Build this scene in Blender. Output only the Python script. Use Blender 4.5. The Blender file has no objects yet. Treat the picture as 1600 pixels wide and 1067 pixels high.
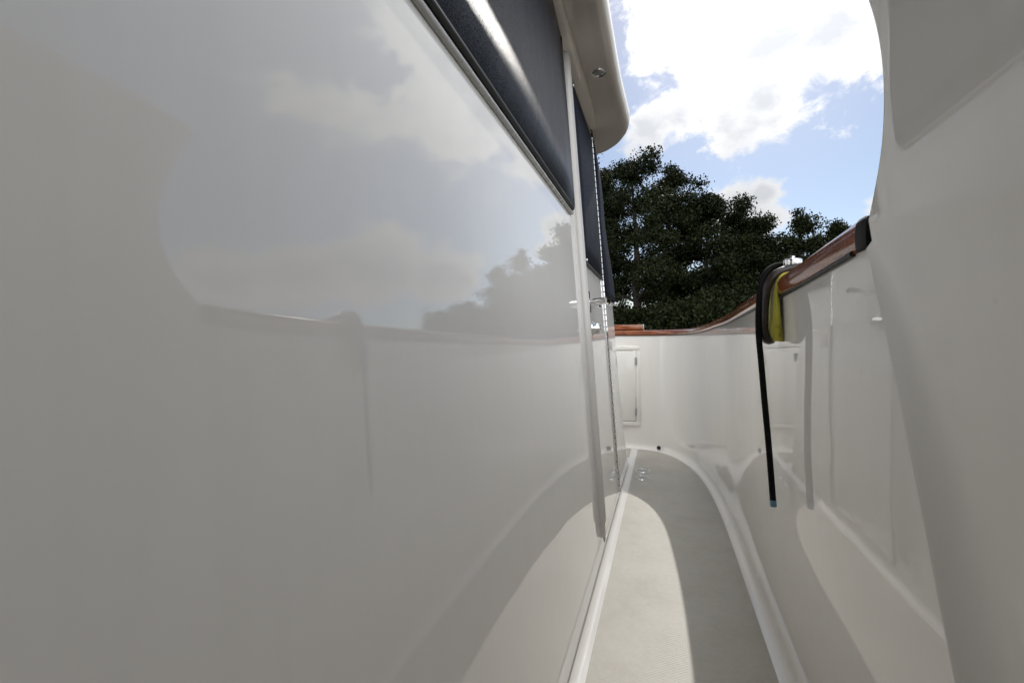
import bpy, bmesh, math, random
import numpy as np
from mathutils import Vector, Matrix

R = math.radians
sc = bpy.context.scene
col = sc.collection

# ------------------------------------------------------------------ camera numbers
CAM = Vector((0.0, 0.0, 0.9))
YAW = R(18.15)
FPX = 717.0
HZ = 530.0            # picture row of the horizon (1600 px picture)

def ray(px, py):
    """world direction (unit forward depth) of a point of the photograph"""
    cx = (px - 800) / FPX
    up = (HZ - py) / FPX
    c, s = math.cos(YAW), math.sin(YAW)
    return Vector((cx * c - s, cx * s + c, up))

# sun: forward and a little to the right
SUN = Vector((0.19, 1.13, 1.0)).normalized()
SUN_EL = math.asin(SUN.z)
SUN_AZ = math.atan2(SUN.x, SUN.y)

# ------------------------------------------------------------------ small helpers
def lerp(a, b, t): return a + (b - a) * t
def sstep(a, b, x):
    t = max(0.0, min(1.0, (x - a) / (b - a)))
    return t * t * (3 - 2 * t)
def interp(tab, x):
    if x <= tab[0][0]: return tab[0][1]
    for (x0, y0), (x1, y1) in zip(tab, tab[1:]):
        if x <= x1: return lerp(y0, y1, (x - x0) / (x1 - x0))
    return tab[-1][1]
def catmull(pts, n):
    out = []
    P = [Vector(p) for p in pts]
    P = [P[0] * 2 - P[1]] + P + [P[-1] * 2 - P[-2]]
    for i in range(1, len(P) - 2):
        p0, p1, p2, p3 = P[i - 1], P[i], P[i + 1], P[i + 2]
        for k in range(n):
            t = k / n
            out.append(0.5 * ((2 * p1) + (p2 - p0) * t + (2 * p0 - 5 * p1 + 4 * p2 - p3) * t * t
                              + (3 * p1 - p0 - 3 * p2 + p3) * t ** 3))
    out.append(P[-2].copy())
    return out

class MB:
    """collects shapes and links them as one mesh object"""
    def __init__(self):
        self.v = []; self.f = []; self.mi = []; self.flat = []
    def add(self, verts, faces, mi=0, flat=False):
        o = len(self.v)
        self.v += [tuple(p) for p in verts]
        for f in faces:
            self.f.append([i + o for i in f]); self.mi.append(mi); self.flat.append(flat)
    def grid(self, rows, mi=0, closed=False, flip=False, flat=False):
        """rows: equal-length lists of points"""
        n = len(rows[0]); V = [p for r in rows for p in r]; F = []
        for i in range(len(rows) - 1):
            for j in range(n if closed else n - 1):
                k = (j + 1) % n
                q = [i * n + j, i * n + k, (i + 1) * n + k, (i + 1) * n + j]
                F.append(q[::-1] if flip else q)
        self.add(V, F, mi, flat)
    def cap(self, ring, mi=0, flip=False):
        self.add(ring, [list(range(len(ring)))[::-1] if flip else list(range(len(ring)))], mi, True)
    def box(self, lo, hi, mi=0, M=None, bev=0.0):
        x0, y0, z0 = lo; x1, y1, z1 = hi
        if bev <= 0:
            V = [Vector(p) for p in ((x0,y0,z0),(x1,y0,z0),(x1,y1,z0),(x0,y1,z0),(x0,y0,z1),(x1,y0,z1),(x1,y1,z1),(x0,y1,z1))]
            F = [(0,3,2,1),(4,5,6,7),(0,1,5,4),(1,2,6,5),(2,3,7,6),(3,0,4,7)]
        else:
            bm = bmesh.new()
            bmesh.ops.create_cube(bm, size=1)
            for v in bm.verts:
                v.co = Vector(((x0+x1)/2 + v.co.x*(x1-x0), (y0+y1)/2 + v.co.y*(y1-y0), (z0+z1)/2 + v.co.z*(z1-z0)))
            bmesh.ops.bevel(bm, geom=bm.edges[:], offset=bev, segments=2, affect='EDGES', profile=0.5)
            bm.verts.index_update()
            V = [v.co.copy() for v in bm.verts]; F = [[v.index for v in f.verts] for f in bm.faces]
            bm.free()
        if M is not None: V = [M @ p for p in V]
        self.add(V, F, mi, bev <= 0)
    def tube(self, pts, rad, n=12, mi=0, caps=True, squash=None, up=None):
        """round tube along points; rad a number or a list; squash=(a,b) section half axes multipliers"""
        P = [Vector(p) for p in pts]; rows = []
        prev = None
        for i, p in enumerate(P):
            t = (P[min(i+1, len(P)-1)] - P[max(i-1, 0)]).normalized()
            a = Vector(up) if up is not None else (prev if prev is not None else (Vector((0,0,1)) if abs(t.z) < 0.9 else Vector((1,0,0))))
            u = (a - t * a.dot(t)).normalized(); w = t.cross(u)
            prev = u
            r = rad[i] if isinstance(rad, (list, tuple)) else rad
            su, sw = squash if squash else (1, 1)
            rows.append([p + (u * math.cos(2*math.pi*k/n) * su + w * math.sin(2*math.pi*k/n) * sw) * r for k in range(n)])
        self.grid(rows, mi, closed=True)
        if caps:
            self.cap(rows[0], mi, flip=True); self.cap(rows[-1], mi)
    def lathe(self, prof, n=32, mi=0, M=None):
        """prof: (r, z) list, turned about z"""
        rows = [[Vector((r * math.cos(2*math.pi*k/n), r * math.sin(2*math.pi*k/n), z)) for k in range(n)] for r, z in prof]
        if M is not None: rows = [[M @ p for p in r] for r in rows]
        self.grid(rows, mi, closed=True)
    def build(self, name, mats, parent=None, loc=None):
        me = bpy.data.meshes.new(name)
        vv = self.v
        if loc is not None:
            vv = [(p[0]-loc[0], p[1]-loc[1], p[2]-loc[2]) for p in vv]
        me.from_pydata(vv, [], self.f)
        if not isinstance(mats, (list, tuple)): mats = [mats]
        for m in mats: me.materials.append(m)
        me.polygons.foreach_set('material_index', self.mi)
        me.polygons.foreach_set('use_smooth', [not f for f in self.flat])
        me.update()
        o = bpy.data.objects.new(name, me); col.objects.link(o)
        if parent is not None: o.parent = parent
        if loc is not None: o.location = loc
        return o

def recalc(o):
    bm = bmesh.new(); bm.from_mesh(o.data)
    bmesh.ops.recalc_face_normals(bm, faces=bm.faces[:]); bm.to_mesh(o.data); bm.free()
def weld(o, d=1e-5):
    bm = bmesh.new(); bm.from_mesh(o.data)
    bmesh.ops.remove_doubles(bm, verts=bm.verts[:], dist=d)
    bmesh.ops.recalc_face_normals(bm, faces=bm.faces[:]); bm.to_mesh(o.data); bm.free()

def tag(o, label=None, cat=None, group=None, kind=None):
    if label: o['label'] = label
    if cat: o['category'] = cat
    if group: o['group'] = group
    if kind: o['kind'] = kind
    return o
def empty(name, loc=(0, 0, 0)):
    e = bpy.data.objects.new(name, None); col.objects.link(e); e.location = loc
    e.empty_display_size = 0.1
    return e

# ------------------------------------------------------------------ materials
def mat(name, color, rough=0.5, **kw):
    m = bpy.data.materials.new(name); m.use_nodes = True
    b = m.node_tree.nodes['Principled BSDF']
    b.inputs['Base Color'].default_value = (*color, 1)
    b.inputs['Roughness'].default_value = rough
    for k, v in kw.items():
        b.inputs[k.replace('_', ' ')].default_value = v
    return m
def nd(m, t, **kw):
    n = m.node_tree.nodes.new(t)
    for k, v in kw.items():
        if k in n.inputs.keys() if hasattr(n.inputs, 'keys') else False: n.inputs[k].default_value = v
        else: setattr(n, k, v)
    return n
def lk(m, a, b): m.node_tree.links.new(a, b)
def bsdf(m): return m.node_tree.nodes['Principled BSDF']
def objcoord(m, scale=(1, 1, 1)):
    tc = nd(m, 'ShaderNodeTexCoord'); mp = nd(m, 'ShaderNodeMapping')
    mp.inputs['Scale'].default_value = scale
    lk(m, tc.outputs['Object'], mp.inputs['Vector'])
    return mp.outputs['Vector']
def noise(m, vec, scale, detail=4, rough=0.55, dist=0.0):
    n = nd(m, 'ShaderNodeTexNoise'); n.inputs['Scale'].default_value = scale
    n.inputs['Detail'].default_value = detail; n.inputs['Roughness'].default_value = rough
    n.inputs['Distortion'].default_value = dist
    lk(m, vec, n.inputs['Vector']); return n.outputs['Fac']
def ramp(m, fac, stops):
    r = nd(m, 'ShaderNodeValToRGB'); e = r.color_ramp.elements
    while len(e) < len(stops): e.new(0.5)
    for el, (p, c) in zip(e, stops):
        el.position = p; el.color = (*c, 1) if len(c) == 3 else c
    lk(m, fac, r.inputs['Fac']); return r.outputs['Color']
def bump(m, h, strength, dist, prev=None):
    b = nd(m, 'ShaderNodeBump'); b.inputs['Strength'].default_value = strength; b.inputs['Distance'].default_value = dist
    lk(m, h, b.inputs['Height'])
    if prev is not None: lk(m, prev, b.inputs['Normal'])
    return b.outputs['Normal']

def gelcoat(name, c0, c1, rough=0.012, wave=1.0, ior=1.55, streak=0.014, spots=.93):
    """polished gelcoat: slight colour drift, faint run-off streaks, tiny scuffs, long shallow waves"""
    m = mat(name, c0, rough); b = bsdf(m)
    b.inputs['IOR'].default_value = ior
    v = objcoord(m, (1, 1, 1))
    n = noise(m, v, 2.2, 5, 0.6)
    base = ramp(m, n, [(0.35, c1), (0.65, c0)])
    vs = objcoord(m, (22, 22, .9))
    s = noise(m, vs, 1.0, 6, 0.65, .3)
    mx = nd(m, 'ShaderNodeMix', data_type='RGBA', blend_type='MULTIPLY'); mx.inputs[0].default_value = 1
    lk(m, base, mx.inputs[6]); lk(m, ramp(m, s, [(0.30, (1 - streak, 1 - streak*1.15, 1 - streak*1.5)), (0.55, (1, 1, 1))]), mx.inputs[7])
    sp = noise(m, v, 38, 3, .5)
    mx2 = nd(m, 'ShaderNodeMix', data_type='RGBA', blend_type='MULTIPLY'); mx2.inputs[0].default_value = 1
    lk(m, mx.outputs[2], mx2.inputs[6]); lk(m, ramp(m, sp, [(0.19, (spots, spots*.99, spots*.97)), (0.25, (1, 1, 1))]), mx2.inputs[7])
    lk(m, mx2.outputs[2], b.inputs['Base Color'])
    lk(m, ramp(m, s, [(0.30, (rough*0.7,)*3), (0.52, (rough*1.2,)*3), (0.72, (rough*3.0 + .01,)*3)]), b.inputs['Roughness'])
    w1 = noise(m, v, 3.0, 2, 0.5)
    n1 = bump(m, w1, 0.06 * wave, 0.010)
    vs2 = objcoord(m, (11, 11, 7))
    w2 = noise(m, vs2, 1.0, 3, 0.5)
    n2 = bump(m, w2, 0.030 * wave, 0.002, n1)
    lk(m, n2, b.inputs['Normal'])
    return m

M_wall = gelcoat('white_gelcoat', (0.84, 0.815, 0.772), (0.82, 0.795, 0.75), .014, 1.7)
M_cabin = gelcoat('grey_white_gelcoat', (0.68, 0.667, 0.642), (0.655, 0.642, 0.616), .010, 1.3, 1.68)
M_band = gelcoat('white_deck_gelcoat', (0.84, 0.835, 0.81), (0.82, 0.81, 0.785), 0.04)
M_roof = gelcoat('cream_gelcoat', (0.74, 0.685, 0.615), (0.725, 0.67, 0.60), 0.10, 1.0, 1.5, 0.0, 1.0)
M_locker = gelcoat('cream_locker_gelcoat', (0.80, 0.785, 0.74), (0.78, 0.76, 0.715), 0.15)
M_pipe = gelcoat('white_plastic', (0.54, 0.525, 0.505), (0.50, 0.485, 0.46), 0.25)
M_frame = gelcoat('grey_anodised_trim', (0.42, 0.415, 0.40), (0.36, 0.355, 0.34), 0.2)
M_chrome = mat('polished_steel', (0.72, 0.72, 0.72), 0.09, Metallic=1.0)
M_dull = mat('dull_steel', (0.45, 0.45, 0.44), 0.32, Metallic=1.0)
M_black = mat('black_rubber', (0.012, 0.012, 0.012), 0.55)
M_gap = mat('dark_gap', (0.03, 0.028, 0.025), 0.8)
M_glass = mat('dark_window_glass', (0.02, 0.022, 0.025), 0.03)

def mk_deckpad():
    m = mat('nonslip_deck', (0.62, 0.61, 0.56), 0.45); b = bsdf(m)
    v = objcoord(m)
    n = noise(m, v, 5, 6, 0.62)
    n3 = noise(m, v, 60, 3, 0.6)
    c = ramp(m, n, [(0.28, (0.43, 0.405, 0.352)), (0.5, (0.49, 0.468, 0.415)), (0.72, (0.525, 0.505, 0.452))])
    mx = nd(m, 'ShaderNodeMix', data_type='RGBA', blend_type='MULTIPLY'); mx.inputs[0].default_value = 0.35
    lk(m, c, mx.inputs[6]); lk(m, ramp(m, n3, [(0.3, (0.8, 0.79, 0.76)), (0.7, (1, 1, 1))]), mx.inputs[7])
    # diamond tread: two crossed waves
    def wv(rot):
        tc = nd(m, 'ShaderNodeTexCoord'); mp = nd(m, 'ShaderNodeMapping')
        mp.inputs['Rotation'].default_value = (0, 0, rot)
        lk(m, tc.outputs['Object'], mp.inputs['Vector'])
        w = nd(m, 'ShaderNodeTexWave', wave_type='BANDS', bands_direction='X'); w.inputs['Scale'].default_value = 40
        w.inputs['Distortion'].default_value = 0.25; w.inputs['Detail'].default_value = 1
        lk(m, mp.outputs['Vector'], w.inputs['Vector']); return w.outputs['Fac']
    mm = nd(m, 'ShaderNodeMath', operation='MAXIMUM')
    lk(m, wv(R(52)), mm.inputs[0]); lk(m, wv(R(-52)), mm.inputs[1])
    mx2 = nd(m, 'ShaderNodeMix', data_type='RGBA', blend_type='MULTIPLY'); mx2.inputs[0].default_value = 0.22
    lk(m, mx.outputs[2], mx2.inputs[6]); lk(m, ramp(m, mm.outputs[0], [(0.2, (0.8, 0.78, 0.74)), (0.9, (1, 1, 1))]), mx2.inputs[7])
    lk(m, mx2.outputs[2], b.inputs['Base Color'])
    lk(m, bump(m, mm.outputs[0], 0.35, 0.0012), b.inputs['Normal'])
    return m
M_pad = mk_deckpad()

def mk_teak():
    m = mat('varnished_teak', (0.22, 0.07, 0.025), 0.16); b = bsdf(m)
    v = objcoord(m, (10, 2.2, 14))
    n = noise(m, v, 1.3, 4, 0.5, 0.6)
    lk(m, ramp(m, n, [(0.3, (0.15, 0.040, 0.013)), (0.55, (0.25, 0.075, 0.026)), (0.75, (0.33, 0.115, 0.042))]), b.inputs['Base Color'])
    b.inputs['Coat Weight'].default_value = 0.5; b.inputs['Coat Roughness'].default_value = 0.06
    lk(m, bump(m, n, 0.03, 0.001), b.inputs['Normal'])
    return m
M_teak = mk_teak()

def mk_sealant():
    m = mat('grimy_sealant', (0.03, 0.028, 0.024), 0.5); b = bsdf(m)
    n = noise(m, objcoord(m), 60, 5, 0.7)
    lk(m, ramp(m, n, [(0.35, (0.010, 0.010, 0.010)), (0.6, (0.035, 0.032, 0.026)), (0.8, (0.16, 0.11, 0.05))]), b.inputs['Base Color'])
    return m
M_seal = mk_sealant()
M_endcap = mat('black_end_sealant', (0.008, 0.007, 0.007), 0.45)
M_endcap.node_tree.nodes['Principled BSDF'].inputs['Specular IOR Level'].default_value = .15

def mk_fabric(name, c, rough, su=380.0, spec=.5):
    m = mat(name, c, rough); b = bsdf(m)
    b.inputs['Specular IOR Level'].default_value = spec
    b.inputs['Sheen Weight'].default_value = 0.0
    b.inputs['Sheen Roughness'].default_value = 0.4
    def wv(d, s):
        w = nd(m, 'ShaderNodeTexWave', wave_type='BANDS', bands_direction=d); w.inputs['Scale'].default_value = s
        w.inputs['Distortion'].default_value = 0.6; w.inputs['Detail'].default_value = 2
        tc = nd(m, 'ShaderNodeTexCoord'); lk(m, tc.outputs['Object'], w.inputs['Vector']); return w.outputs['Fac']
    mm = nd(m, 'ShaderNodeMath', operation='MULTIPLY')
    lk(m, wv('Y', su / 6), mm.inputs[0]); lk(m, wv('Z', su / 6), mm.inputs[1])
    n = noise(m, objcoord(m), 3, 4, 0.6)
    mx = nd(m, 'ShaderNodeMix', data_type='RGBA', blend_type='MULTIPLY'); mx.inputs[0].default_value = 1.0
    lk(m, ramp(m, n, [(0.3, tuple(x * 0.75 for x in c)), (0.7, tuple(x * 1.2 for x in c))]), mx.inputs[6])
    fine = noise(m, objcoord(m, (1, 1, 1)), 360, 3, .75)
    lk(m, ramp(m, fine, [(0.32, (.45,)*3), (0.68, (1.6,)*3)]), mx.inputs[7])
    lk(m, mx.outputs[2], b.inputs['Base Color'])
    sp = nd(m, 'ShaderNodeMath', operation='MULTIPLY'); sp.inputs[1].default_value = spec * 2
    lk(m, ramp(m, fine, [(0.36, (0,)*3), (0.64, (1,)*3)]), sp.inputs[0]); lk(m, sp.outputs[0], b.inputs['Specular IOR Level'])
    big = noise(m, objcoord(m, (1, 9, 1.5)), 1.0, 2, 0.5)
    n1 = bump(m, big, 0.25, 0.02)
    lk(m, bump(m, fine, 0.40, 0.0010, bump(m, mm.outputs[0], 0.25, 0.001, n1)), b.inputs['Normal'])
    return m
M_cover = mk_fabric('charcoal_mesh_fabric', (0.010, 0.0105, 0.015), 0.34, 1500, .5)
M_cover.node_tree.nodes['Principled BSDF'].inputs['IOR'].default_value = 1.25
M_cover.node_tree.nodes['Principled BSDF'].inputs['Specular Tint'].default_value = (.58, .58, .64, 1)
M_cover2 = mk_fabric('navy_canvas', (0.011, 0.012, 0.020), 0.6, 1500, .09)

def mk_rope():
    m = mat('black_rope', (0.012, 0.012, 0.013), 0.7); b = bsdf(m)
    tc = nd(m, 'ShaderNodeTexCoord')
    w = nd(m, 'ShaderNodeTexWave', wave_type='BANDS', bands_direction='DIAGONAL'); w.inputs['Scale'].default_value = 90
    w.inputs['Distortion'].default_value = 1.0
    lk(m, tc.outputs['Object'], w.inputs['Vector'])
    lk(m, bump(m, w.outputs['Fac'], 0.35, 0.003), b.inputs['Normal']); b.inputs['Specular IOR Level'].default_value = 0.1
    lk(m, ramp(m, w.outputs['Fac'], [(0.2, (0.003,)*3), (0.8, (0.006, 0.006, 0.0065))]), b.inputs['Base Color'])
    return m
M_rope = mk_rope()
M_tape = mat('blue_tape', (0.10, 0.22, 0.30), 0.45)
def mk_vinyl():
    m = mat('dark_brown_vinyl', (0.03, 0.02, 0.017), 0.3); b = bsdf(m)
    n = noise(m, objcoord(m), 45, 5, 0.65)
    lk(m, ramp(m, n, [(0.35, (0.010, 0.008, 0.007)), (0.7, (0.032, 0.022, 0.018))]), b.inputs['Base Color'])
    lk(m, bump(m, n, 0.35, 0.003), b.inputs['Normal'])
    return m
M_vinyl = mk_vinyl()
def mk_cloth():
    m = mat('yellow_cloth', (0.40, 0.38, 0.03), 0.85); b = bsdf(m)
    n = noise(m, objcoord(m), 35, 5, 0.65)
    lk(m, ramp(m, n, [(0.28, (0.20, 0.16, 0.02)), (0.45, (0.40, 0.37, 0.025)), (0.8, (0.52, 0.49, 0.04))]), b.inputs['Base Color'])
    lk(m, bump(m, noise(m, objcoord(m), 300, 2), 0.5, 0.002), b.inputs['Normal'])
    b.inputs['Sheen Weight'].default_value = 0.3
    return m
M_cloth = mk_cloth()

def mk_leaf():
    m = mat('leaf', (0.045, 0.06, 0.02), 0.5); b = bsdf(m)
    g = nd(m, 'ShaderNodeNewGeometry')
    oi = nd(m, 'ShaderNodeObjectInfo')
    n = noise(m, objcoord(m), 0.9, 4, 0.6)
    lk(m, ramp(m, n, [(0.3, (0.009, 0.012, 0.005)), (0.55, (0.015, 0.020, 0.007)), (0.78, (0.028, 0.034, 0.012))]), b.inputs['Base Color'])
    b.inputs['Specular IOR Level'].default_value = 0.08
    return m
M_leaf = mk_leaf()
def mk_bark():
    m = mat('bark', (0.08, 0.06, 0.045), 0.9); b = bsdf(m)
    n = noise(m, objcoord(m, (6, 6, 1.5)), 2, 6, 0.65)
    lk(m, ramp(m, n, [(0.3, (0.016, 0.013, 0.010)), (0.7, (0.045, 0.037, 0.028))]), b.inputs['Base Color'])
    lk(m, bump(m, n, 0.6, 0.05), b.inputs['Normal'])
    return m
M_bark = mk_bark()
def mk_grass():
    m = mat('bank_grass', (0.06, 0.08, 0.025), 0.9); b = bsdf(m)
    n = noise(m, objcoord(m), 0.4, 8, 0.65)
    lk(m, ramp(m, n, [(0.3, (0.04, 0.06, 0.018)), (0.7, (0.09, 0.10, 0.035))]), b.inputs['Base Color'])
    lk(m, bump(m, noise(m, objcoord(m), 6, 6, 0.7), 0.8, 0.15), b.inputs['Normal'])
    return m
M_grass = mk_grass()
def mk_water():
    m = mat('river_water', (0.02, 0.03, 0.025), 0.04); b = bsdf(m)
    b.inputs['IOR'].default_value = 1.33
    n = noise(m, objcoord(m, (1, 1.6, 1)), 0.9, 5, 0.55)
    lk(m, bump(m, n, 0.25, 0.12), b.inputs['Normal'])
    return m
M_water = mk_water()

# ------------------------------------------------------------------ water, ground
mb = MB(); S = 3000
mb.add([(-S,-S,-1.3),(S,-S,-1.3),(S,S,-1.3),(-S,S,-1.3)], [(0,1,2,3)], 0, True)
tag(mb.build('water', M_water), kind='structure')
mb = MB(); rows = []
xs = [-S, -600] + [-150 + 5*i for i in range(61)] + [600, S]
rnd = random.Random(4)
edge = [15.5 + 1.2*math.sin(x*0.11) + rnd.uniform(-0.5, 0.5) for x in xs]
for dy, z in ((0, -1.9), (1.2, -1.0), (2.4, -0.65), (8, -0.45), (30, -0.3), (200, -0.2), (S, -0.2)):
    rows.append([Vector((x, e + dy, z + (rnd.uniform(-.08, .08) if 0 < dy < 60 else 0))) for x, e in zip(xs, edge)])
mb.grid(rows)
tag(mb.build('ground', M_grass), kind='structure')

# ------------------------------------------------------------------ the boat
boat = empty('motor_boat', (0, 0, 0))
tag(boat, 'glossy white motor boat with narrow side deck between cabin and high bulwark', 'boat')

# ---- cabin side: a leaning plane
X0, LEAN = -0.228, 0.078
def wx(z): return X0 - LEAN * z
def wp(y, z, off=0.0):
    """point on the cabin side, off = distance proud of it"""
    c = 1 / math.sqrt(1 + LEAN * LEAN)
    return Vector((wx(z) + off * c, y, z + off * c * LEAN))
ZR = 2.10             # underside of the roof at the wall
def ycorner(z):
    return interp([(0, 3.42), (0.12, 3.34), (0.3, 3.27), (0.6, 3.215), (0.9, 3.19), (1.25, 3.19), (1.5, 3.09), (1.75, 2.95), (1.93, 2.84), (2.1, 2.70), (2.2, 2.62)], z)
Z_ROWS = [-0.05, 0, 0.05, 0.12, 0.2, 0.3, 0.45, 0.6, 0.75, 0.9, 1.05, 1.25, 1.37, 1.5, 1.62, 1.75, 1.85, 1.93, 2.03, 2.15]
mb = MB(); rows = []
for z in Z_ROWS:
    row = [Vector((wx(z), y, z)) for y in (-2.6, -1.5, -0.5, 0.2, 0.8, 1.3, 1.8, 2.3)]
    yc = ycorner(z); r = 0.07
    row += [Vector((wx(z), yc - r - 0.03, z))]
    for k in range(9):
        a = math.pi/2 * k/8
        row.append(Vector((wx(z) - r + r*math.cos(a), yc - r + r*math.sin(a), z)))
    row += [Vector((wx(z) - 0.3, yc + 0.02, z)), Vector((wx(z) - 1.6, yc + 0.05, z))]
    rows.append(row)
mb.grid(rows, flip=True)
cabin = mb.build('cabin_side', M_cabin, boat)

# window glass and frame behind the long fabric cover
WZ0, WZ1, WY0, WY1 = 1.385, 2.07, -1.9, 1.765
mb = MB()
mb.add([wp(WY0, WZ0+.01, .003), wp(WY1-.02, WZ0+.01, .003), wp(WY1-.02, WZ1, .003), wp(WY0, WZ1, .003)], [(0,1,2,3)], 0, True)
mb.build('window_pane', M_glass, cabin)
mb = MB()
mb.tube([wp(WY0, WZ0-.004, .004), wp(0, WZ0-.004, .004), wp(WY1-.03, WZ0-.004, .004), wp(WY1-.012, WZ0, .004), wp(WY1-.004, WZ0+.016, .004),
         wp(WY1, WZ0+.05, .004), wp(WY1, WZ1, .004)], 0.0075, 10)
mb.build('window_frame', M_frame, cabin)
mb = MB()
mb.tube([wp(WY0, WZ0+.012, .012), wp(0, WZ0+.012, .012), wp(WY1-.03, WZ0+.012, .012), wp(WY1-.018, WZ0+.022, .012), wp(WY1-.015, WZ0+.05, .012), wp(WY1-.015, WZ1, .012)], 0.0075, 8)
mb.build('window_gasket', M_black, cabin)

# ---- drain pipe down the cabin side
mb = MB()
prof = []
def pip(z): return wp(1.88, z, 0.001)
mb.tube([pip(z) for z in (0.165, 0.5, 0.9, 1.3, 1.7, 2.11)], 0.0245, 18)
pipe = mb.build('drain_pipe', M_pipe, boat)
mb = MB()
mb.tube([pip(z) for z in (0.105, 0.14, 0.17)], [0.017, 0.019, 0.019], 16)
mb.build('spout', M_pipe, pipe)
mb = MB()
mb.tube([pip(0.1035), pip(0.111)], [0.0145, 0.0145], 14)
mb.build('spout_mouth', M_gap, pipe)

# ---- cabin door
DY0, DY1, DZ0, DZ1 = 1.955, 2.565, 0.055, 2.04
def panel(mb, y0, y1, z0, z1, t0, t1, mi=0, cr=0.0, n=5):
    """panel with rounded corners on the cabin side, from off t0 to off t1"""
    pts = []
    if cr <= 0: pts = [(y0,z0),(y1,z0),(y1,z1),(y0,z1)]
    else:
        for cy, cz, a0 in ((y1-cr,z0+cr,-90),(y1-cr,z1-cr,0),(y0+cr,z1-cr,90),(y0+cr,z0+cr,180)):
            for k in range(n+1):
                a = R(a0 + 90*k/n); pts.append((cy+cr*math.cos(a), cz+cr*math.sin(a)))
    def shrink(d):
        my, mz = (y0+y1)/2, (z0+z1)/2
        return [(my + (y-my)*(1 - d/(abs(y1-y0)/2)), mz + (z-mz)*(1 - d/(abs(z1-z0)/2))) for y, z in pts]
    e = min(0.003, abs(t1-t0)*0.6)
    rings = [[wp(y,z,t0) for y,z in pts], [wp(y,z,t1-e) for y,z in pts], [wp(y,z,t1) for y,z in shrink(e)]]
    mb.grid(rings, mi, closed=True, flat=True); mb.cap(rings[-1], mi)
mb = MB(); panel(mb, DY0-.006, DY1+.004, DZ0-.007, DZ1+.006, -.002, .0012)
mb.build('door_gap', M_gap, cabin)
mb = MB(); panel(mb, DY0, DY1, DZ0, DZ1, 0, .006)
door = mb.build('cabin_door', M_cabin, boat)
# piano hinge
mb = MB()
mb2 = MB()
z = 0.075; k = 0
panel(mb, DY1-.022, DY1-.003, 0.07, 2.0, .0055, .008)
panel(mb, DY1+.006, DY1+.026, 0.07, 2.0, .0005, .0075)
hg = mb.build('hinge_leaf', M_pipe, door)
mb = MB()
while z < 2.0:
    mb.tube([wp(DY1+.001, z, .010), wp(DY1+.001, z+.026, .010)], 0.0068, 10)
    z += 0.032
mb.tube([wp(DY1+.001, .07, .008), wp(DY1+.001, 2.0, .008)], 0.005, 8, 1)
mb.build('hinge_barrel', [M_chrome, M_black], door)
# lever handle
mb = MB(); hy, hz = 1.995, 1.06
panel(mb, hy-.02, hy+.02, hz-.05, hz+.05, .006, .012, 0, .012)
mb.tube([wp(hy, hz, .01), wp(hy, hz, .075)], .014, 14)
mb.tube([wp(hy-.008, hz, .075), wp(hy+.05, hz+.002, .079), wp(hy+.125, hz+.004, .078), wp(hy+.15, hz+.004, .070)], [.015,.0145,.0135,.011], 12, squash=(1.05,.75))
mb.tube([wp(hy+.02, hz-.018, .038), wp(hy+.09, hz-.016, .040)], [.010,.008], 10)
mb.build('door_handle', M_chrome, door)
mb = MB(); lz = 0.945
lm = Matrix.Translation(wp(hy+.02, lz, .006)) @ Matrix.Rotation(R(90), 4, 'Y')
mb.lathe([(0,0),(.030,0),(.031,.006),(.027,.012),(.022,.013),(.0215,.034),(.0195,.038),(0,.039)], 24, 0, lm)
mb.box((-.004,-.017,.038), (.004,.017,.050), 0, lm, .002)
mb.build('door_lock', M_chrome, door)
# small white door stop and the bracket beside the windscreen corner
mb = MB(); mb.box((0, -.008, -.026), (.022, .008, .026), 0, Matrix.Translation(wp(2.66, 0.865, .002)), .003)
mb.build('door_stop', M_pipe, boat)
mb = MB()
c0 = Vector((wx(1.135)-.01, ycorner(1.135)-.06, 1.135))
mb.box((0,-.02,-.012), (.034,.028,.012), 0, Matrix.Translation(c0), .003)
mb.tube([c0+Vector((.02,0,.0)), c0+Vector((.045,.01,.004)), c0+Vector((.05,.03,.02))], .006, 8)
mb.build('corner_bracket', M_dull, boat)

# ---- roof overhang
edge_pts = [(-0.172,-2.6),(-0.172,-1),(-0.172,0.5),(-0.172,1.5),(-0.170,2.0),(-0.160,2.28),(-0.158,2.40),(-0.185,2.52),(-0.255,2.645),(-0.38,2.735),(-0.7,2.80),(-1.6,2.84)]
RS = 1.106
ed = catmull([(x*RS, y*(RS if y > 0 else 1), 0) for x, y in edge_pts], 6)
def inset(curve, d):
    out = []
    for i, p in enumerate(curve):
        t = (curve[min(i+1, len(curve)-1)] - curve[max(i-1, 0)]).normalized()
        out.append(p + Vector((-t.y, t.x, 0)) * d)
    return out
mb = MB(); rings = []
for d, z in ((.20, ZR+.002), (.075, ZR), (.062, ZR+.0005), (.050, ZR-.004), (.030, ZR-.006), (.014, ZR-.001), (.004, ZR+.012), (0, ZR+.03), (0, ZR+.06), (.006, ZR+.078), (.02, ZR+.088), (.2, ZR+.12), (1.2, ZR+.16)):
    cv = inset(ed, d) if d < .1 else [Vector((max(-1.6, p.x - d), p.y - (0 if p.y < 2.55 else min(d, (p.y-2.55)*0.9)), 0)) for p in ed]
    rings.append([Vector((p.x, p.y, z)) for p in cv])
mb.grid(rings)
# ceiling sheet under the rest
roof = mb.build('cabin_roof', M_roof, boat); recalc(roof)
mb = MB()
mb.add([(-1.6,-2.6,ZR+.003),(-.35,-2.6,ZR+.003),(-.37,2.86,ZR+.003),(-1.6,3.0,ZR+.003)], [(0,1,2,3)], 0, True)
mb.build('ceiling_panel', M_roof, roof)
# unseen slab aft of the camera, added to shade the near walls
mb = MB(); mb.box((-.20, -2.6, ZR+.012), (.46, -.28, ZR+.075), 0, None, .02)
mb.build('added_shade_slab', M_roof, roof)
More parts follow.
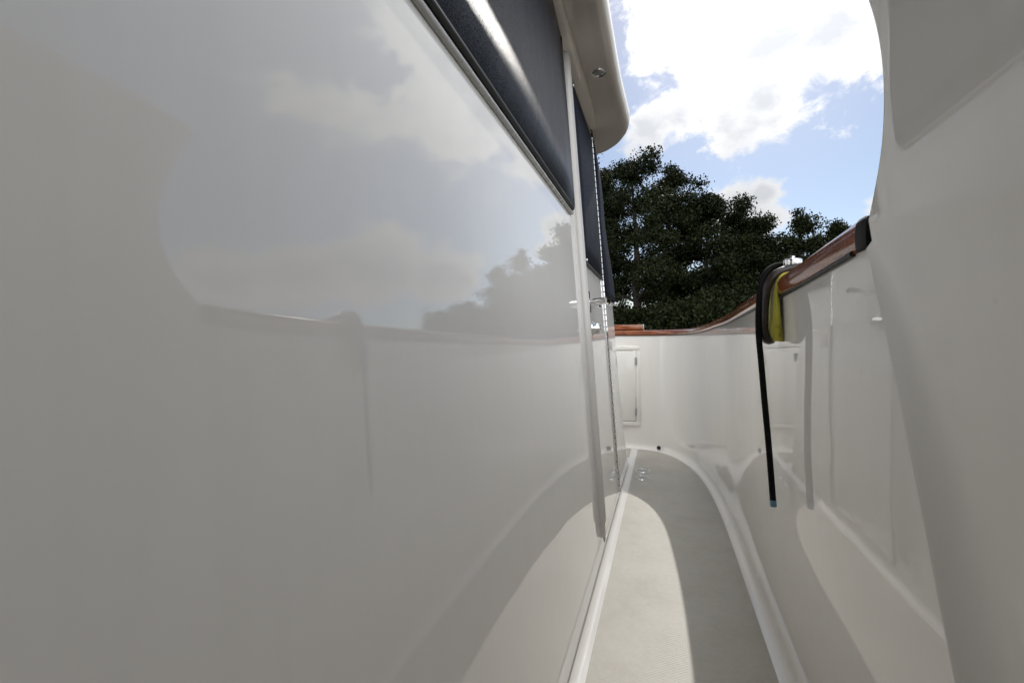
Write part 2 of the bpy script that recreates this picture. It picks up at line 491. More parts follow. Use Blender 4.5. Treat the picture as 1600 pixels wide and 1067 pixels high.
# unseen dark screen behind the camera, added to darken surfaces that face aft
mb = MB(); rows = []
for z in (.02, .5, 1.0, 1.5, ZR+.01):
    rows.append([Vector((lerp(wx(z)+.004, .318 if z < 1.3 else .40, k/24), -1.25 + .022*math.sin(k*1.9) + .01*math.sin(k*.7+z), z)) for k in range(25)])
mb.grid(rows)
cu = mb.build('added_dark_screen', M_cover2, boat)
sm2 = cu.modifiers.new('thickness', 'SOLIDIFY'); sm2.thickness = .004; sm2.offset = 0
# ledge beside the wall
mb = MB(); rows = []
for y in (-2.6, 0, 1.5, 2.4, 2.60, 2.67):
    k = 1 - sstep(2.52, 2.70, y)
    a = wx(ZR) - .01; e = lerp(a + .02, -0.338, k)
    rows.append([Vector((a, y, ZR-.020*k)), Vector((e-.012, y, ZR-.020*k)), Vector((e-.003, y, ZR-.016*k)), Vector((e, y, ZR-.008*k)), Vector((e+.004, y, ZR+.001))])
mb.grid(rows)
mb.build('roof_ledge', M_roof, roof)
# recessed lamp, unlit
LM = Matrix.Translation((-0.274, 2.085, ZR)) @ Matrix.Rotation(R(180), 4, 'X')
mb = MB()
mb.lathe([(.034,-.001),(.034,.003),(.031,.006),(.026,.006),(.023,.003),(.021,-.0005)], 32, 0, LM)
lamp = mb.build('ceiling_light', M_chrome, roof)
mb = MB()
mb.lathe([(.0225,.0008),(.018,.0018),(0,.003)], 24, 0, LM)
mb.build('light_lens', mat('lamp_glass', (0.35, 0.36, 0.34), 0.12), roof)

# ---- deck
foot_pts = [(.335,-2.6),(.335,-1.5),(.335,0),(.335,.70),(.335,1.4),(.335,2.1),(.331,2.5),(.316,2.85),(.285,3.17),(.225,3.47),(.125,3.72),(-.02,3.88),(-.2,3.935),(-.5,3.95),(-1.0,3.95),(-1.7,3.95)]
foot = catmull([(x, y, 0) for x, y in foot_pts], 6)
mb = MB()
pts = [Vector((p.x, p.y, 0)) for p in inset(foot, -0.06)]
polyl = [Vector((-1.7, -2.6, 0))] + pts
mb.add(polyl, [list(range(len(polyl)))], 0, True)
deck = mb.build('side_deck', M_band, boat); recalc(deck)
# rounded fillet between deck and cabin side
mb = MB(); rows = []
fr = 0.022
for y in (-2.6, -1, 0, .8, 1.6, 2.4, 3.0, 3.2, 3.36):
    xw = X0; rows.append([Vector((xw + fr - fr*math.sin(R(90)*k/6) + (0.0015 if k==6 else 0)*0, y, 0.001 + fr - fr*math.cos(R(90)*k/6))) for k in range(7)])
mb.grid(rows, flip=True)
mb.build('deck_fillet', M_band, deck)
# non-slip pads
def padmesh(outer):
    mb = MB()
    top = [Vector((p.x, p.y, .0035)) for p in outer]; bot = [Vector((p.x, p.y, .0005)) for p in outer]
    mb.grid([bot, top], closed=True, flat=True); mb.cap(top)
    o = mb.build('deck_pad', M_pad, deck); recalc(o); return o
inner = inset(foot, 0.046)
inner = [p for p in inner if p.x > -0.165]
PADX = -0.192
main = inner + [Vector((-0.172, inner[-1].y, 0)), Vector((PADX+.004, inner[-1].y-.01, 0)), Vector((PADX, inner[-1].y-.03, 0)), Vector((PADX, -2.6, 0))]
padmesh(main)
padmesh([Vector(p) for p in ((-.243,3.885,0),(-.243,3.62,0),(-.252,3.60,0),(-.30,3.60,0),(-1.5,3.60,0),(-1.5,3.90,0))])

# ---- bulwark
def ztop(y):
    return interp([(0, 1.02), (.66, 1.014), (0.9, 1.000), (1.1, .991), (1.45, .981), (2.0, .974), (2.6, .966), (3.1, .948), (3.4, .940), (3.95, .932)], y)
def leanoff(z):  # how far inboard of the foot the side is at height z
    return 0.104 * (1 - math.exp(-z/.35))
def side_w(y): return 1 - sstep(1.2, 2.5, y)*.50 - .5*sstep(3.0, 3.9, y)
def crease(z): return interp([(0, .40), (.55, .505), (.77, .57), (.90, .62), (1.0, .662), (1.1, .70)], z)
i0 = min(range(len(foot)), key=lambda i: abs(foot[i].y - .66) + (0 if foot[i].x > .3 else 9))
fwd = foot[i0:]
nrm = []
for i, p in enumerate(fwd):
    j = i + i0
    t = (foot[min(j+1, len(foot)-1)] - foot[max(j-1, 0)]).normalized(); nrm.append(Vector((-t.y, t.x, 0)))   # inboard
def bw(i, f):
    """point of the inner bulwark face, station i, fraction f of height"""
    p = fwd[i]; z = f * ztop(p.y)
    return Vector((p.x, p.y, z)) + nrm[i] * (leanoff(z) * (0.15 + 0.85*side_w(p.y)) * (1 if z > .2 else 1))
fil = [(0.045 - 0.045*math.sin(R(90)*k/6), 0.045 - 0.045*math.cos(R(90)*k/6)) for k in range(7)]
rows = []
for d, z in fil:
    rows.append([Vector((p.x, p.y, z + 0.0012)) + nrm[i]*(d + leanoff(z)*(0.15 + 0.85*side_w(p.y))) for i, p in enumerate(fwd)])
for f in (.09, .15, .22, .3, .4, .5, .6, .7, .8, .9, 1.0, 1.02):
    rows.append([bw(i, f) for i in range(len(fwd))])
RW = 0.135
outer = [[rows[-1][i] - nrm[i]*RW for i in range(len(fwd))]]
for dz, fl in ((-.25, .0), (-.6, -.02), (-1.1, -.06), (-1.9, -.16)):
    outer.append([Vector((q.x, q.y, ztop(fwd[i].y)*1.0 + dz)) + nrm[i]*(-fl) for i, q in enumerate(outer[0])])
for r in rows: r[0].y = crease(r[0].z)
mb = MB(); mb.grid(rows)
mb.grid([[p for p in r] for r in outer], 0)
bul = mb.build('bulwark', M_wall, boat)

# wing panel: the bulwark aft of the rail rises to a swept tip
def wxz(z):
    zz = min(z, 1.0)
    x = .335 - leanoff(zz)
    if z > 1.0: x -= .138 * (1 - math.exp(-(z-1.0)*2.5)) / 2.5
    return x
def recdepth(z): return interp([(0, .040), (.4, .038), (.75, .027), (.95, .012), (1.02, .004), (2, .004)], z)
def edge_at(px, py):
    d = ray(px, py); t = .6
    for _ in range(20): t = (wxz(.9 + d.z*t) + recdepth(.9 + d.z*t)) / d.x
    return (.9 + d.z*t, d.y*t)
we = [edge_at(*q) for q in ((1357,345),(1366,300),(1374,255),(1379,210),(1381,165),(1380,125),(1376,80),(1368,38),(1356,-2),(1338,-45),(1318,-80))]
zt_, yt_ = we[-1]
we = [Vector((z, y, 0)) for z, y in we] + [Vector((zt_+.016, yt_+.006, 0)), Vector((zt_+.028, yt_-.012, 0)), Vector((zt_+.034, yt_-.07, 0)), Vector((zt_+.05, yt_-.28, 0)), Vector((zt_+.10, yt_-.75, 0)), Vector((zt_+.25, yt_-2.4, 0))]
we = [(p.x, p.y) for p in catmull(we, 6)]
def wing_edge(z):
    if z < ztop(.66): return crease(z)
    return interp(we, z)
zs = [z for _, z in fil] + [.1 + .05*k for k in range(18)] + [.98, 1.01, 1.018] + [z for z, y in we if z > 1.02]
ys_rel = [0, .0015, .003, .005, .007, .009, .012, .015, .019, .023, .028, .034, .042, .052, .066, .09, .14, .2, .3, .5, .9, 1.6, 2.4, 3.3]
rows = []
for k, z in enumerate(zs):
    e = wing_edge(z); row = []
    d = fil[k][0] if k < 7 else 0
    for yr in ys_rel:
        y = max(-2.6, e - yr)
        rec = recdepth(z) * ((1 - math.exp(-(crease(z) - y)/.013)) if z < 1.015 else 1)
        row.append(Vector((wxz(z) - d + rec, y, z + (.0012 if k < 7 else 0))))
    rows.append(row)
mb = MB(); mb.grid(rows)
wing = mb.build('wing_panel', M_wall, boat); recalc(wing)
# make sure the face looks inboard, then give it thickness outboard
bm = bmesh.new(); bm.from_mesh(wing.data); bm.faces.ensure_lookup_table()
if sum(f.normal.x for f in bm.faces) > 0: bmesh.ops.reverse_faces(bm, faces=bm.faces[:])
bm.to_mesh(wing.data); bm.free()
sm = wing.modifiers.new('thickness', 'SOLIDIFY'); sm.thickness = 0.05; sm.offset = -1

# cap rail
def rail_frame(i):
    top = bw(i, 1.0); return top, nrm[i]
prof = [(0.009,.003),(0.011,.010),(0.011,.024),(0.008,.033),(0.000,.039),(-.03,.042),(-.09,.042),(-RW-.006,.041),(-RW-.014,.036),(-RW-.018,.024),(-RW-.016,.008),(-RW-.008,0),(-.05,-.001),(0.006,-.001)]
def dense(i_list, sub=3):
    pass
mb = MB(); rows = []
st = [i for i in range(len(fwd))]
for i in st:
    t, n = rail_frame(i)
    k = lerp(.25, 1, sstep(.66, .95, t.y) if t.x > .2 else 1)
    rows.append([t + n*(a*k if a > 0 else a) + Vector((0, 0, b)) for a, b in prof])
# pull the aft end forward a little of the wing seam
for j in range(len(prof)): rows[0][j].y = .672
mb.grid(rows, 0, closed=True)
mb.cap(rows[0], 1)
rail = mb.build('cap_rail', [M_teak, M_seal], boat); recalc(rail)
# bead of grimy sealant under the rail
mb = MB()
mb.tube([bw(i, 1.0) + nrm[i]*.003 + Vector((0,0,-.0015)) for i in st if fwd[i].x > -1.5], .0042, 8)
mb.build('sealant_bead', M_seal, rail)
# dark end of the rail against the wing
mb = MB()
t, n = rail_frame(0)
mb.add([], [])
pe = [q for q in prof if q[0] > -.04]
pe = pe + [(-.04, .042), (-.04, -.001)] if False else prof
pe = [(a*.25 if a > 0 else a, b) for a, b in pe]
ring0 = [Vector((t.x - a - (.0015 if a > 0 else 0), .671, t.z + b*1.04 - .001)) for a, b in pe]; ring1 = [Vector((t.x - a - (.0015 if a > 0 else 0), .690, t.z + b*1.04 - .001)) for a, b in pe]
ringm = [Vector((t.x - a*.7, .664, t.z + .02 + (b-.02)*.95)) for a, b in pe]
mb.grid([ringm, ring0, ring1], closed=True); mb.cap(ringm, 0, True)
o = mb.build('rail_end', M_endcap, rail); recalc(o)

# teak step block on the far rail
mb = MB(); mb.box((-.62, 3.93, .977), (-.155, 4.06, 1.02), 0, None, .006)
mb.box((-.156, 3.935, .979), (-.146, 4.055, 1.024), 1, None, .002)
mb.build('teak_step', [M_teak, M_dull], boat)

# ---- locker in the forward bulwark
FY = 3.925
mb = MB()
def frect(x0, x1, z0, z1, ya, yb, mi=0, bev=.003): mb.box((x0, ya, z0), (x1, yb, z1), mi, None, bev)
fx0, fx1, fz0, fz1 = -.56, -.172, .185, .842; w = .034
frect(fx0, fx1, fz1-w, fz1, FY-.009, FY+.03)
frect(fx0, fx1, fz0, fz0+w, FY-.009, FY+.03)
frect(fx1-w, fx1, fz0+w, fz1-w, FY-.009, FY+.03)
frect(fx0, fx0+w, fz0+w, fz1-w, FY-.009, FY+.03)
lock = mb.build('locker_frame', M_locker, boat)
mb = MB(); frect(fx0+w, fx1-w, fz0+w, fz1-w, FY+.0, FY+.02, 0, 0)
mb.build('locker_gap', M_gap, lock)
mb = MB(); frect(fx0+w+.004, fx1-w-.003, fz0+w+.004, fz1-w-.004, FY-.007, FY+.015)
mb.build('locker_door', M_locker, lock)
for zc in (.72, .30):
    mb = MB(); mb.box((fx1-w-.010, FY-.014, zc-.030), (fx1-w+.007, FY-.0055, zc+.030), 0, None, .002)
    mb.tube([(fx1-w-.001, FY-.0135, zc-.032), (fx1-w-.001, FY-.0135, zc+.032)], .0045, 8)
    mb.build('locker_hinge', M_dull, lock)
mb = MB(); mb.box((fx0+w+.028, FY-.013, .70), (fx0+w+.070, FY-.0055, .76), 0, None, .003)
mb.box((fx0+w+.040, FY-.018, .715), (fx0+w+.058, FY-.012, .745), 0, None, .002)
mb.build('locker_latch', M_black, lock)
# scupper hole
mb = MB()
SM = Matrix.Translation((-.028, 3.846, .034)) @ Matrix.Rotation(R(72), 4, 'X') @ Matrix.Rotation(R(-4), 4, 'Y')
mb.lathe([(.016,-.004),(.016,.001),(.0135,.002),(.0125,-.001)], 20, 1, SM)
mb.lathe([(.0128,.0),(.006,-.001),(0,-.001)], 20, 0, SM)
mb.build('scupper', [M_black, M_gap], boat)
# two deck filler caps
def filler(x, y):
    mb = MB(); T = Matrix.Translation((x, y, .0035))
    mb.lathe([(.050,0),(.049,.004),(.046,.0055),(.043,.0055),(.041,.002),(.0405,.0015)], 36, 0, T)
    mb.lathe([(.0400,.0012),(.039,.0036),(.012,.0042),(.011,.002),(0,.002)], 36, 1, T)
    return mb.build('filler_cap', [M_chrome, M_deckcap], boat)
M_deckcap = mat('grey_cap_plastic', (0.40, 0.39, 0.36), 0.4)
filler(-.128, 3.08); filler(-.126, 3.25)

# ------------------------------------------------------------------ fabric covers
def cover_long():
    mb = MB(); rows = []
    prof = [(WZ0+.012, .010), (WZ0+.020, .016), (WZ0+.045, .029), (WZ0+.068, .037), (WZ0+.080, .039), (WZ0+.10, .039), (WZ0+.2, .037), (WZ0+.35, .034), (WZ0+.55, .032), (WZ1+.025, .031)]
    ys = [-1.85] + [-1.7 + .1*k for k in range(33)] + [1.56, 1.62, 1.67, 1.705, 1.73, 1.745]
    rg = random.Random(3)
    for y in ys:
        k = sstep(1.765, 1.50, y)
        row = []
        for z, off in prof:
            o = lerp(.011 + (off-.010)*.25, off, k) + .0015*math.sin(y*7 + z*9)
            row.append(wp(y, z, o))
        rows.append(row)
    mb.grid(rows)
    o = mb.build('window_cover', M_cover); recalc(o)
    bm = bmesh.new(); bm.from_mesh(o.data)
    if sum(f.normal.x for f in bm.faces) < 0: bmesh.ops.reverse_faces(bm, faces=bm.faces[:])
    bm.to_mesh(o.data); bm.free()
    s = o.modifiers.new('t', 'SOLIDIFY'); s.thickness = .002; s.offset = -1
    return o
c1 = cover_long()
tag(c1, 'long charcoal mesh cover over the cabin window left of the white drain pipe', 'window cover', 'dark window covers on the cabin')
# cover on the door window
def cover_panel(y0, y1, z0, z1, off, name):
    mb = MB(); rows = []
    n = 8
    for i in range(n+1):
        y = lerp(y0, y1, i/n); row = []
        for j in range(n+1):
            z = lerp(z0, z1, j/n)
            b = off + .010*(1-(2*i/n-1)**4)*(1-(2*j/n-1)**4) + .0015*math.sin(9*y+5*z)
            row.append(wp(y, z, b))
        rows.append(row)
    mb.grid(rows)
    return mb
root = empty('window_cover', wp(2.14, 1.25, .006)); Lc = Vector(root.location)
mbp = cover_panel(1.95, 2.52, 1.225, 2.0, .012, '')
p = mbp.build('cover_fabric', M_cover2, root); p.location = -Lc
bm = bmesh.new(); bm.from_mesh(p.data); bmesh.ops.recalc_face_normals(bm, faces=bm.faces[:])
if sum(f.normal.x for f in bm.faces) < 0: bmesh.ops.reverse_faces(bm, faces=bm.faces[:])
bm.to_mesh(p.data); bm.free()
s = p.modifiers.new('t', 'SOLIDIFY'); s.thickness = .003; s.offset = -1
mb = MB()
loop = [wp(1.95,1.225,.012), wp(2.52,1.225,.012), wp(2.52,2.0,.012), wp(1.95,2.0,.012), wp(1.95,1.225,.012)]
for a, b in zip(loop, loop[1:]): mb.tube([a, b], .006, 8)
q = mb.build('cover_hem', M_black, root); q.location = -Lc
for (y, z) in ((1.96, 1.236), (2.51, 1.236), (1.96, 1.99), (2.51, 1.99)):
    mb = MB(); mb.lathe([(.007,0),(.007,.003),(.004,.005),(0,.0055)], 14, 0, Matrix.Translation(wp(y, z, .017)) @ Matrix.Rotation(R(90), 4, 'Y'))
    q = mb.build('snap_button', M_chrome, root); q.location = -Lc
tag(root, 'narrow navy fabric cover on the cabin door window above the chrome handle', 'window cover', 'dark window covers on the cabin')
# cover at the windscreen corner
mb = MB(); rows = []
for z in (1.15, 1.18, 1.25, 1.37, 1.5, 1.62, 1.75, 1.85, 1.93, 2.03, 2.09):
    yc = ycorner(z); r = .07; of = .012 + .006*math.sin(z*11)
    if z < 1.2: of += .004
    row = [Vector((wx(z)+of, 2.62, z)), Vector((wx(z)+of, lerp(2.62, yc-r, .5), z))]
    for k in range(9):
        a = math.pi/2*k/8; row.append(Vector((wx(z)-r+(r+of)*math.cos(a), yc-r+(r+of)*math.sin(a), z)))
    row += [Vector((wx(z)-.3, yc+of+.02, z)), Vector((wx(z)-1.5, yc+of+.05, z))]
    rows.append(row)
mb.grid(rows, flip=True)
c3 = mb.build('window_cover', M_cover2)
s = c3.modifiers.new('t', 'SOLIDIFY'); s.thickness = .003; s.offset = 0
tag(c3, 'navy canvas cover wrapping the windscreen corner beyond the door hinge', 'window cover', 'dark window covers on the cabin')

# ------------------------------------------------------------------ things on the rail
RY = 1.10
def railpt(y):
    best = min(range(len(fwd)), key=lambda i: abs(fwd[i].y - y) + (0 if fwd[i].x > .25 else 9))
    z = ztop(y); x = .335 - leanoff(z)
    return Vector((x, y, z))
rp = railpt(RY)
# section paths lie in a plane across the rail: (inboard distance a, height b) from the rail's lower inner corner
def over(path, y, dy=0):
    return [Vector((rp.x - a, y + dy*i, rp.z + b)) for i, (a, b) in enumerate(path)]
# yellow cloth folded over the rail, under the hook
def ribbon(path, y0, y1, th, mi=0, mbb=None, wob=0.0, seed=1):
    rg = random.Random(seed)
    P = catmull([(a, b, 0) for a, b in path], 5)
    rows = []; n = 8
    for j in range(n+1):
        f = j/n; row = []
        for i, p in enumerate(P):
            s = i/(len(P)-1)
            y = lerp(y0, y1, f) + wob*math.sin(3*s+seed)*.6
            w = wob*math.sin(f*7+s*5+seed)
            row.append(Vector((rp.x - p.x - w*.5*(0.3+s), y, rp.z + p.y + w*.3*s)))
        rows.append(row)
    mbb.grid(rows)
mb = MB()
cp = catmull([(-.085,.046,0),(-.04,.047,0),(-.008,.046,0),(.006,.036,0),(.011,.014,0),(.011,-.02,0),(.010,-.050,0),(.010,-.073,0),(.010,-.086,0)], 5)
rows = []; NQ = 28
for i, p in enumerate(cp):
    f = i/(len(cp)-1); t = (cp[min(i+1, len(cp)-1)] - cp[max(i-1, 0)]).normalized(); nn = Vector((-t.y, t.x, 0))
    wid = .030 + .010*sstep(.45, 1, f); th = .0035 + .0065*sstep(.4, .9, f)
    row = []
    for q in range(NQ):
        a = 2*math.pi*q/NQ; ca, sa = math.cos(a), math.sin(a)
        sx = math.copysign(abs(ca)**.55, ca); sy = math.copysign(abs(sa)**.7, sa)
        wr = 1 + .30*math.sin(5*a + 6*f) * sstep(.35, .8, f) + .14*math.sin(9*a - 11*f)
        yy = RY + .006 + sx*wid*(1 + .05*math.sin(7*f + a)); oo = sy*th*wr
        zz = .010*math.sin(3.1*sx + 1)*sstep(.8, 1, f)
        row.append(Vector((rp.x - p.x - nn.x*oo, yy, rp.z + p.y + nn.y*oo + zz)))
    rows.append(row)
mb.grid(rows, closed=True); mb.cap(rows[0], 0, True); mb.cap(rows[-1])
cl = mb.build('yellow_cloth', M_cloth); recalc(cl)
tag(cl, 'yellow cloth folded over the varnished rail beneath the dark brown hook', 'cloth')
# dark padded hook
hk = empty('rail_hook', (rp.x - .02, RY, rp.z + .045)); HL = Vector(hk.location)
mb = MB()
hp = catmull([(-.075,.054,0),(-.04,.058,0),(-.012,.055,0),(.012,.044,0),(.026,.022,0),(.031,-.010,0),(.033,-.045,0),(.032,-.078,0),(.025,-.092,0),(.016,-.090,0)], 6)
P3 = [Vector((rp.x - p.x, RY-.004, rp.z + p.y)) for p in hp]
mb.tube(P3, [.0108]*len(P3), 14, 0, True, squash=(1.7, .9), up=(0, 1, 0))
b = mb.build('hook_strap', M_vinyl, hk); b.location = -HL
mb = MB()
KM = Matrix.Translation((rp.x + .024, RY+.005, rp.z + .063))
mb.lathe([(0,0),(.015,0),(.0165,.002),(.0165,.013),(.0155,.015),(.005,.0155),(.005,.020),(.004,.0215),(0,.0215)], 28, 0, KM)
for k in range(14):
    a = 2*math.pi*k/14
    mb.tube([KM @ Vector((.0162*math.cos(a), .0162*math.sin(a), .002)), KM @ Vector((.0162*math.cos(a), .0162*math.sin(a), .013))], .0013, 6)
kn = mb.build('clamp_knob', M_chrome, hk); kn.location = -HL
mb = MB()
mb.tube([(rp.x+.06, RY+.0, rp.z+.042), (rp.x+.06, RY+.0, rp.z+.066)], .006, 10)
mb.lathe([(0,0),(.009,0),(.009,.006),(0,.007)], 6, 0, Matrix.Translation((rp.x+.06, RY, rp.z+.059)))
kn = mb.build('clamp_bolt', M_chrome, hk); kn.location = -HL
tag(hk, 'dark brown padded hook clamped over the rail with a ridged chrome knob', 'rail hook')
# black rope
rt = empty('fender_rope', (rp.x - .06, RY-.03, rp.z - .09)); RL = Vector(rt.location)
mb = MB()
rpth = catmull([(-.055,.050,.028),(-.02,.068,.022),(.012,.064,.012),(.031,.044,0),(.040,.008,-.008),(.044,-.04,-.014),(.044,-.085,-.018),(.040,-.14,-.021),(.034,-.22,-.022),(.026,-.32,-.024),(.019,-.425,-.026)], 7)
P3 = [Vector((rp.x - p.x, RY + p.z, rp.z + p.y)) for p in rpth]
mb.tube(P3, .0060, 14)
b = mb.build('rope_line', M_rope, rt); b.location = -RL
mb = MB(); e0, e1 = P3[-2], P3[-1]
d = (e1 - e0).normalized()
mb.tube([e1 - d*.001, e1 + d*.012, e1 + d*.0125], [.0064, .0064, .006], 14)
b = mb.build('tape_end', M_tape, rt); b.location = -RL
tag(rt, 'black rope hanging down from the rail hook with its end bound in blue tape', 'rope')

# ------------------------------------------------------------------ trees
NPR = np.random.default_rng(11)
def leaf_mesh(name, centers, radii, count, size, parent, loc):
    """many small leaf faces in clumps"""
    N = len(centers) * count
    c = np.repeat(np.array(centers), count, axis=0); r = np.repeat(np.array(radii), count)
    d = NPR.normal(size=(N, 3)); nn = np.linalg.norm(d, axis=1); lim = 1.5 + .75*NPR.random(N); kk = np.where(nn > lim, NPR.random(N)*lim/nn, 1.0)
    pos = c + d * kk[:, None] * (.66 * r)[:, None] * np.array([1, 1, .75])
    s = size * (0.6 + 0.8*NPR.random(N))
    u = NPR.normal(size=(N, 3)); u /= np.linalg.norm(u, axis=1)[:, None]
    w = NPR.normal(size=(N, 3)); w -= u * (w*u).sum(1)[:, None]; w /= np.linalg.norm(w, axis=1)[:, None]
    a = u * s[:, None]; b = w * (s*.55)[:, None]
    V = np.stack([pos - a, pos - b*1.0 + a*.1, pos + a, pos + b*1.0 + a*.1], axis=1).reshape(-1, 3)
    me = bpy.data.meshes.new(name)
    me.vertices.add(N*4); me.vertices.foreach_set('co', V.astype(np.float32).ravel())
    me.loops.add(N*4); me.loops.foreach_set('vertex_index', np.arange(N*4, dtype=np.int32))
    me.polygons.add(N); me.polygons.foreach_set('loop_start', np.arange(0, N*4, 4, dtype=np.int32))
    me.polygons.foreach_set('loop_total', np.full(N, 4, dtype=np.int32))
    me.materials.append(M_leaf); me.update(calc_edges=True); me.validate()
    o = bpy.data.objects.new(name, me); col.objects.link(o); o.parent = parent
    return o
def tree(x, y, h, hw, seed, label, base=0.22, nclump=46, count=300, leaf=.068, spire=0.0, group='trees on the bank'):
    rg = random.Random(seed)
    t = empty('tree', (x, y, -0.5))
    tag(t, label, 'tree', group)
    mb = MB(); centers = []; radii = []
    lean = Vector((rg.uniform(-.05,.05), rg.uniform(-.05,.05), 0))
    tp = [Vector((0,0,-.2)) + Vector((lean.x*k*h + rg.uniform(-.1,.1)*(k>0), lean.y*k*h + rg.uniform(-.1,.1)*(k>0), k*h*.9)) for k in (0,.12,.25,.4,.55,.7,.85,1)]
    r0 = .018*h + .05
    mb.tube(tp, [r0*(1-.92*k) + .015 for k in (0,.12,.25,.4,.55,.7,.85,1)], 9)
    nb = 26
    for i in range(nb):
        f = lerp(base, .95, (i+.5)/nb) ; a = i*2.4 + rg.uniform(-.5,.5)
        k = f*7; j = min(6, int(f/1.0*7)); p0 = tp[min(7, max(1, int(f*7)))].lerp(tp[min(7, max(1, int(f*7))+1) if int(f*7) < 7 else 7], .5)
        g = (f-base)/(1-base)
        prof = math.sin(math.pi*min(1, .18 + .82*g)) ** .7 if spire <= 0 else (1-g)**.8*1.1 + .10
        L = hw * prof * rg.uniform(.75, 1.1)
        el = rg.uniform(.15, .75)
        d = Vector((math.cos(a), math.sin(a), el))
        p1 = p0 + d*L*.5 + Vector((0,0,rg.uniform(-.1,.2))); p2 = p0 + d*L + Vector((rg.uniform(-.3,.3), rg.uniform(-.3,.3), rg.uniform(-.2,.3)))
        rb = r0*(1-.85*f)*.42 + .012
        mb.tube([p0, p0.lerp(p1,.5)+Vector((0,0,.08)), p1, p2], [rb, rb*.8, rb*.55, .012], 6)
        for q in range(2):
            e = p1 + Vector((rg.uniform(-1,1), rg.uniform(-1,1), rg.uniform(-.2,.9)))*L*.4
            mb.tube([p1, p1.lerp(e,.5)+Vector((0,0,.06)), e], [rb*.4, rb*.25, .008], 5)
            centers.append(e); radii.append(rg.uniform(.35,.75)*(0.5+.18*hw))
        if spire > 0:
            radii[-2:] = [q*(1.05-.75*g) for q in radii[-2:]]
        centers.append(p2); radii.append(rg.uniform(.4,.8)*(0.5+.18*hw))
        centers.append(p0.lerp(p2,.6)); radii.append(rg.uniform(.5,.8)*(0.5+.18*hw))
        if spire > 0:
            radii[-2:] = [q*(1.05-.75*g) for q in radii[-2:]]
    for i in range(5):
        centers.append(tp[-1] + Vector((rg.uniform(-.4,.4)*hw*.3, rg.uniform(-.4,.4)*hw*.3, rg.uniform(-.9,.35)))); radii.append(rg.uniform(.25,.5))
    mb.build('trunk', M_bark, t)
    leaf_mesh('crown', [tuple(c) for c in centers], radii, count, leaf, t, None)
    return t
def at_px(px, D):
    d = ray(px, HZ); k = D / d.y
    return d.x*k, D, k
def tree_px(px, py, hwpx, D, seed, label, **kw):
    x, y, k = at_px(px, D)
    h = .9 + .5 + (HZ - py)/FPX*k
    return tree(x, y, h/.93, hwpx/FPX*k, seed, label, **kw)
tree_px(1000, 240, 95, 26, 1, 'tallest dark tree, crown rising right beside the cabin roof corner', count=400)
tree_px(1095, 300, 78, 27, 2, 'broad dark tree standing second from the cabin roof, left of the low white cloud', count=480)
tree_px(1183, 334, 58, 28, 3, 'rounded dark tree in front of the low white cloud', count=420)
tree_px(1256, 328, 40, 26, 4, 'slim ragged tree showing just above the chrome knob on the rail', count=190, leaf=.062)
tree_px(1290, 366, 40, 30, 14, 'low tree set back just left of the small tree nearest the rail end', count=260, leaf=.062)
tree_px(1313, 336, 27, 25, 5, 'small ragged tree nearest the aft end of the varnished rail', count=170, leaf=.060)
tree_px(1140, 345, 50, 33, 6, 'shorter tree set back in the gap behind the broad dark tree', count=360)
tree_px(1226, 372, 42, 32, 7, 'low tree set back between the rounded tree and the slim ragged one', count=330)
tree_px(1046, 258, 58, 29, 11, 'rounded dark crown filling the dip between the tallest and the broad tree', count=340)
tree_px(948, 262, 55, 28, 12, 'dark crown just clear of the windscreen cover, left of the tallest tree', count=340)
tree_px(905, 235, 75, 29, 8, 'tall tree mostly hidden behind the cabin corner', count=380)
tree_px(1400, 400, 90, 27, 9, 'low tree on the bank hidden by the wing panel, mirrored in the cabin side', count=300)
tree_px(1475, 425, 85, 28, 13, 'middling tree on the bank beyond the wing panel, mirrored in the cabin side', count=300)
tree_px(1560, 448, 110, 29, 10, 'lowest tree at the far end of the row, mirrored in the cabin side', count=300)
def bush(px, hpx, hwpx, D, seed, label):
    x, y, k = at_px(px, D); rg = random.Random(seed)
    t = empty('bush', (x, y, -0.5)); tag(t, label, 'bush', 'bushes under the trees')
    h = 1.4 + (HZ-hpx)/FPX*k; hw = hwpx/FPX*k
    mb = MB(); centers = []; radii = []
    for i in range(16):
        a = rg.uniform(0, 6.28); q = Vector((math.cos(a)*hw*rg.uniform(.2,.9), math.sin(a)*hw*.6*rg.uniform(.2,.9), h*rg.uniform(.25,.88)))
        mb.tube([(0,0,-.1), q*.5+Vector((0,0,.1)), q], [.05,.03,.01], 5)
        centers.append(tuple(q)); radii.append(rg.uniform(.5,.8)*h*.30)
        centers.append((q.x*.9, q.y*.9, q.z*.4)); radii.append(.32*h*.8)
    mb.build('stem', M_bark, t)
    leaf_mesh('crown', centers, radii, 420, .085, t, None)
bl = ['behind the cabin corner', 'behind the left end of the varnished rail', 'under the tallest dark tree', 'under the broad dark tree', 'behind the bend of the rail', 'beside the rope behind the rail', 'under the rounded dark tree', 'behind the chrome knob', 'under the small ragged tree nearest the rail end']
for i, (px, hy_, hw_) in enumerate(((890, 450, 70), (960, 478, 55), (1010, 475, 60), (1065, 455, 60), (1115, 440, 55), (1165, 420, 55), (1215, 430, 50), (1265, 425, 50), (1330, 440, 60))):
    bush(px, hy_, hw_, 23.5 + (i % 3), 40+i, 'dense dark bush ' + bl[i])

